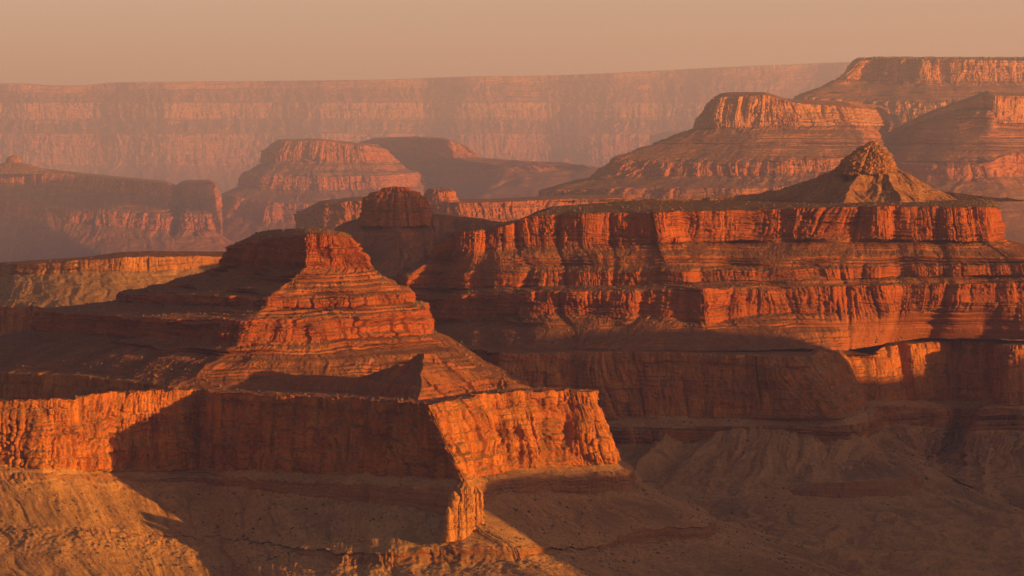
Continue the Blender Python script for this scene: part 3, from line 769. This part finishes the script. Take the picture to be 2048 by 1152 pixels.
loft(I, st, [("rim_top", FARS, 'flat', 0, 0, 0), ("rim_cliff", RIMP, 'cliff', 6, 0, .8), ("upper_slope", FARS, 'slope', 4, 12, .7), ("pale_cliff", RIMP, 'cliff', 12, 0, .8), ("middle_slope", FARS, 'slope', 4, 16, .5),
             ("red_cliff", RIMR, 'cliff', 16, 0, .6), ("talus_slope", FARS, 'slope', 4, 15, .2)], du=9, smooth=60, ref=3, foots=(.6,), alcove=(70, 700), seed=14, dvs=(7, 12), jag=1.5)

Mm = thing("far_small_mesa", "small far grey mesa peeking out beside the pale-topped butte", "mesa", P(1350, 330, 18500))
st = [[(x, y - 2, Y + 500), (x, y, Y), (x, y + h, Y - 30)] for x, y, Y, h in ((1300,274,19400,14),(1312,270,18900,20),(1330,265,18600,24),(1380,262,18500,24),(1480,262,18500,24),(1600,262,18700,24))]
loft(Mm, st, [far_b[0], far_b[1], far_b[6]], du=6, smooth=26, ref=1, foots=(.5,), alcove=(15, 300), seed=15, dvs=(5, 8))

Rg = thing("far_low_ridge", "faint low ridge crossing the haze in front of the far rim", "ridge", P(1150, 380, 16800))
hill(Rg, "ridge_slope", FARS, [[(900,322,17000),(1000,322,16900),(1100,327,16800),(1200,330,16800),(1240,318,16900),(1300,306,17200),(1400,296,17400)]], .5, P(1100, 420, 16300)[2], grid=9, ledge=.6, gully=14, seed=20, pad=700, rough=2)
Sp = thing("far_spire", "tiny hazy pinnacle on the faint far ridge", "rock spire", P(1130, 332, 16800))
c = P(1130, 330, 16780)
tower(Sp, "pinnacle", FARR, c, [(c[2] - 30, 85), (c[2], 55), (c[2] + 18, 26), (c[2] + 30, 14), (c[2] + 40, 7), (c[2] + 42, .3)], amp=3, dth=3, dv=3, seed=21)

YSC = 1.0
# ------------------------------------------------------------------ unseen canyon side off to the right, crest shaped for the shadows it casts
def uv(px, py, Y):
    x, y, z = P(px, py, Y)
    return (ca * x + sa * y, z - te * (sa * x - ca * y))
VP = [(300, 60), (2500, 130), (4150, 120), (4330, -60), (4420, -540), (5285, -520), (5335, -340), uv(1000, 948, 6000), uv(1100, 948, 6130), uv(1250, 950, 6150), (6250, -190), (6550, -110), (6720, -75), (6900, -90), (7000, -120), (7267, -300), (7441, -305), (7538, -205), (7900, -190), (8080, -50), (8160, 330), (8370, 375), (8480, 405), (8620, 405), (8760, 320), (8900, 0), (9500, -200)]  # crest profile set by shadow edges; near stretch and tall bump added for shade
VP = sorted(VP)
Oh = thing("shading_canyon_side", "unseen canyon side towards the sun, shaped to cast shade into the view", "hill", (2500, 6000, -500), kind="structure")
us = np.arange(-1500, 10400, 6.0)
s0 = 2600 - 1700 * sstep(4150, 4420, us)       # near stretch, added to shade the haze, stands farther off than the rest
vz = np.interp(us, [p[0] for p in VP], [p[1] for p in VP])
vz = smooth1(vz, 6) + 4 * n3(us / 60, 0, 0, 77) + 2 * n3(us / 17, 0, 0, 78)
prof = [(-900, -1500), (-700, -520), (-420, -300), (-120, -70), (-15, -6), (0, 0), (30, -4), (300, -60), (900, -420), (1800, -1600)]
V = []
for d, h in prof:
    s = s0 + d
    zz = np.maximum(vz + te * s0 + h + (8 * n3(us / 80, d / 80, 0, 79) if d else 0), FLOOR_Z - 5)
    V.append(np.stack([ca * us + sa * s, sa * us - ca * s, zz], -1))
mesh_from_grid("shading_side_slope", np.array(V)[::-1], TALR, Oh, Oh.location)

# ------------------------------------------------------------------ shrubs and rim trees
rs = np.random.RandomState(5)
def blobs(name, pts, rad, mat, label, cat, squash=.8):
    t = (1 + 5 ** .5) / 2
    iv = np.array([(-1,t,0),(1,t,0),(-1,-t,0),(1,-t,0),(0,-1,t),(0,1,t),(0,-1,-t),(0,1,-t),(t,0,-1),(t,0,1),(-t,0,-1),(-t,0,1)]) / math.hypot(1, t)
    fc = np.array([(0,11,5),(0,5,1),(0,1,7),(0,7,10),(0,10,11),(1,5,9),(5,11,4),(11,10,2),(10,7,6),(7,1,8),(3,9,4),(3,4,2),(3,2,6),(3,6,8),(3,8,9),(4,9,5),(2,4,11),(6,2,10),(8,6,7),(9,8,1)])
    n = len(pts)
    co = iv[None] * rad[:, None, None] * rs.uniform(.65, 1.25, (n, 12, 1)) * np.array([1, 1, squash]) + pts[:, None]
    f = (fc[None] + (np.arange(n) * 12)[:, None, None]).reshape(-1, 3)
    me = bpy.data.meshes.new(name)
    me.vertices.add(n * 12); me.vertices.foreach_set("co", co.astype(np.float32).ravel())
    nf = len(f); me.loops.add(nf * 3); me.loops.foreach_set("vertex_index", f.astype(np.int32).ravel())
    me.polygons.add(nf); me.polygons.foreach_set("loop_start", np.arange(0, nf * 3, 3, dtype=np.int32)); me.polygons.foreach_set("loop_total", np.full(nf, 3, np.int32))
    me.materials.append(mat); me.update()
    o = bpy.data.objects.new(name, me); scene.collection.objects.link(o)
    o["kind"] = "stuff"; o["label"] = label; o["category"] = cat
    return o
pp, rr_ = [], []
for pts, dens in SLOPES:
    px = pts[:, 0] / pts[:, 1] * FPX + CX
    py = YH - pts[:, 2] / pts[:, 1] * FPX
    ok = (px > -200) & (px < 2250) & (py < 1250)
    pts = pts[ok]
    clump = n3(pts[:, 0] / 60, pts[:, 1] / 60, pts[:, 2] / 60, 91)
    pr = dens * .014 * np.clip(.45 + 2.3 * clump, .03, 4)
    k = rs.uniform(size=len(pts)) < pr
    pp.append(pts[k]); rr_.append(np.clip(rs.lognormal(.35, .45, k.sum()), .6, 4))
pp = np.concatenate(pp); rr_ = np.concatenate(rr_)
pp = pp + np.stack([rs.normal(size=len(pp)), rs.normal(size=len(pp)), rr_ * .3], -1)
blobs("desert_shrubs", pp, rr_, BUSH, "scattered dark desert shrubs dotted over the ledges and slopes", "shrubs")
# fallen rocks below the cliffs
pp, rr_ = [], []
for pts, dens in SLOPES:
    px = pts[:, 0] / pts[:, 1] * FPX + CX
    py = YH - pts[:, 2] / pts[:, 1] * FPX
    pts = pts[(px > -200) & (px < 2250) & (py < 1250) & (pts[:, 1] < 8600)]
    clump = n3(pts[:, 0] / 90, pts[:, 1] / 90, pts[:, 2] / 90, 95) + .5 * n3(pts[:, 0] / 25, pts[:, 1] / 25, pts[:, 2] / 25, 96)
    k = rs.uniform(size=len(pts)) < .02 * np.clip(.3 + 1.8 * clump, .02, 3)
    pp.append(pts[k]); rr_.append(np.clip(rs.lognormal(.1, .5, k.sum()), .5, 5))
pp = np.concatenate(pp); rr_ = np.concatenate(rr_)
blobs("fallen_rocks", pp, rr_, RED2, "fallen rocks and rubble strewn over the talus slopes", "rocks", .9)
print("rocks", len(pp))
tx = []
YSC = 1.7
for x0, x1, ya, yb, Y0, Y1, n in ((1716, 1760, 120, 118, 17200, 16500, 200), (1745, 2100, 118, 119, 16500, 16400, 1500)):
    for k in range(n):
        t = rs.uniform()
        px = x0 + t * (x1 - x0) + rs.normal() * 2
        Y = Y0 + t * (Y1 - Y0) + rs.uniform(20, 500)
        tx.append(P(px, ya + t * (yb - ya) - rs.uniform(-.5, 2.5), Y))
YSC = 1.0
blobs("rim_trees", np.array(tx), rs.uniform(6, 14, len(tx)), BUSH, "dark fringe of trees along the high flat rim", "trees", 1.3)

# ------------------------------------------------------------------ haze
HX, HY0, HY1, HZ0, HZ1 = 33000, -4500, 92000, FLOOR_LOW - 60, 2600
me = bpy.data.meshes.new("haze")
v = [(x, y, z) for x in (-HX, HX) for y in (HY0, HY1) for z in (HZ0, HZ1)]
me.from_pydata(v, [], [(0, 1, 3, 2), (4, 6, 7, 5), (0, 4, 5, 1), (2, 3, 7, 6), (0, 2, 6, 4), (1, 5, 7, 3)])
hz = bpy.data.objects.new("haze", me); scene.collection.objects.link(hz)
hz["kind"] = "stuff"; hz["label"] = "dusty evening haze filling the canyon"; hz["category"] = "haze"
hm = bpy.data.materials.new("canyon_haze"); hm.use_nodes = True
hn = hm.node_tree.nodes; hn.clear()
pv = hn.new("ShaderNodeVolumePrincipled"); out = hn.new("ShaderNodeOutputMaterial")
pv.inputs["Color"].default_value = (*HAZE_COLOR, 1); pv.inputs["Density"].default_value = HAZE_DENSITY
pv.inputs["Anisotropy"].default_value = 0.2
hm.node_tree.links.new(pv.outputs[0], out.inputs["Volume"])
me.materials.append(hm)
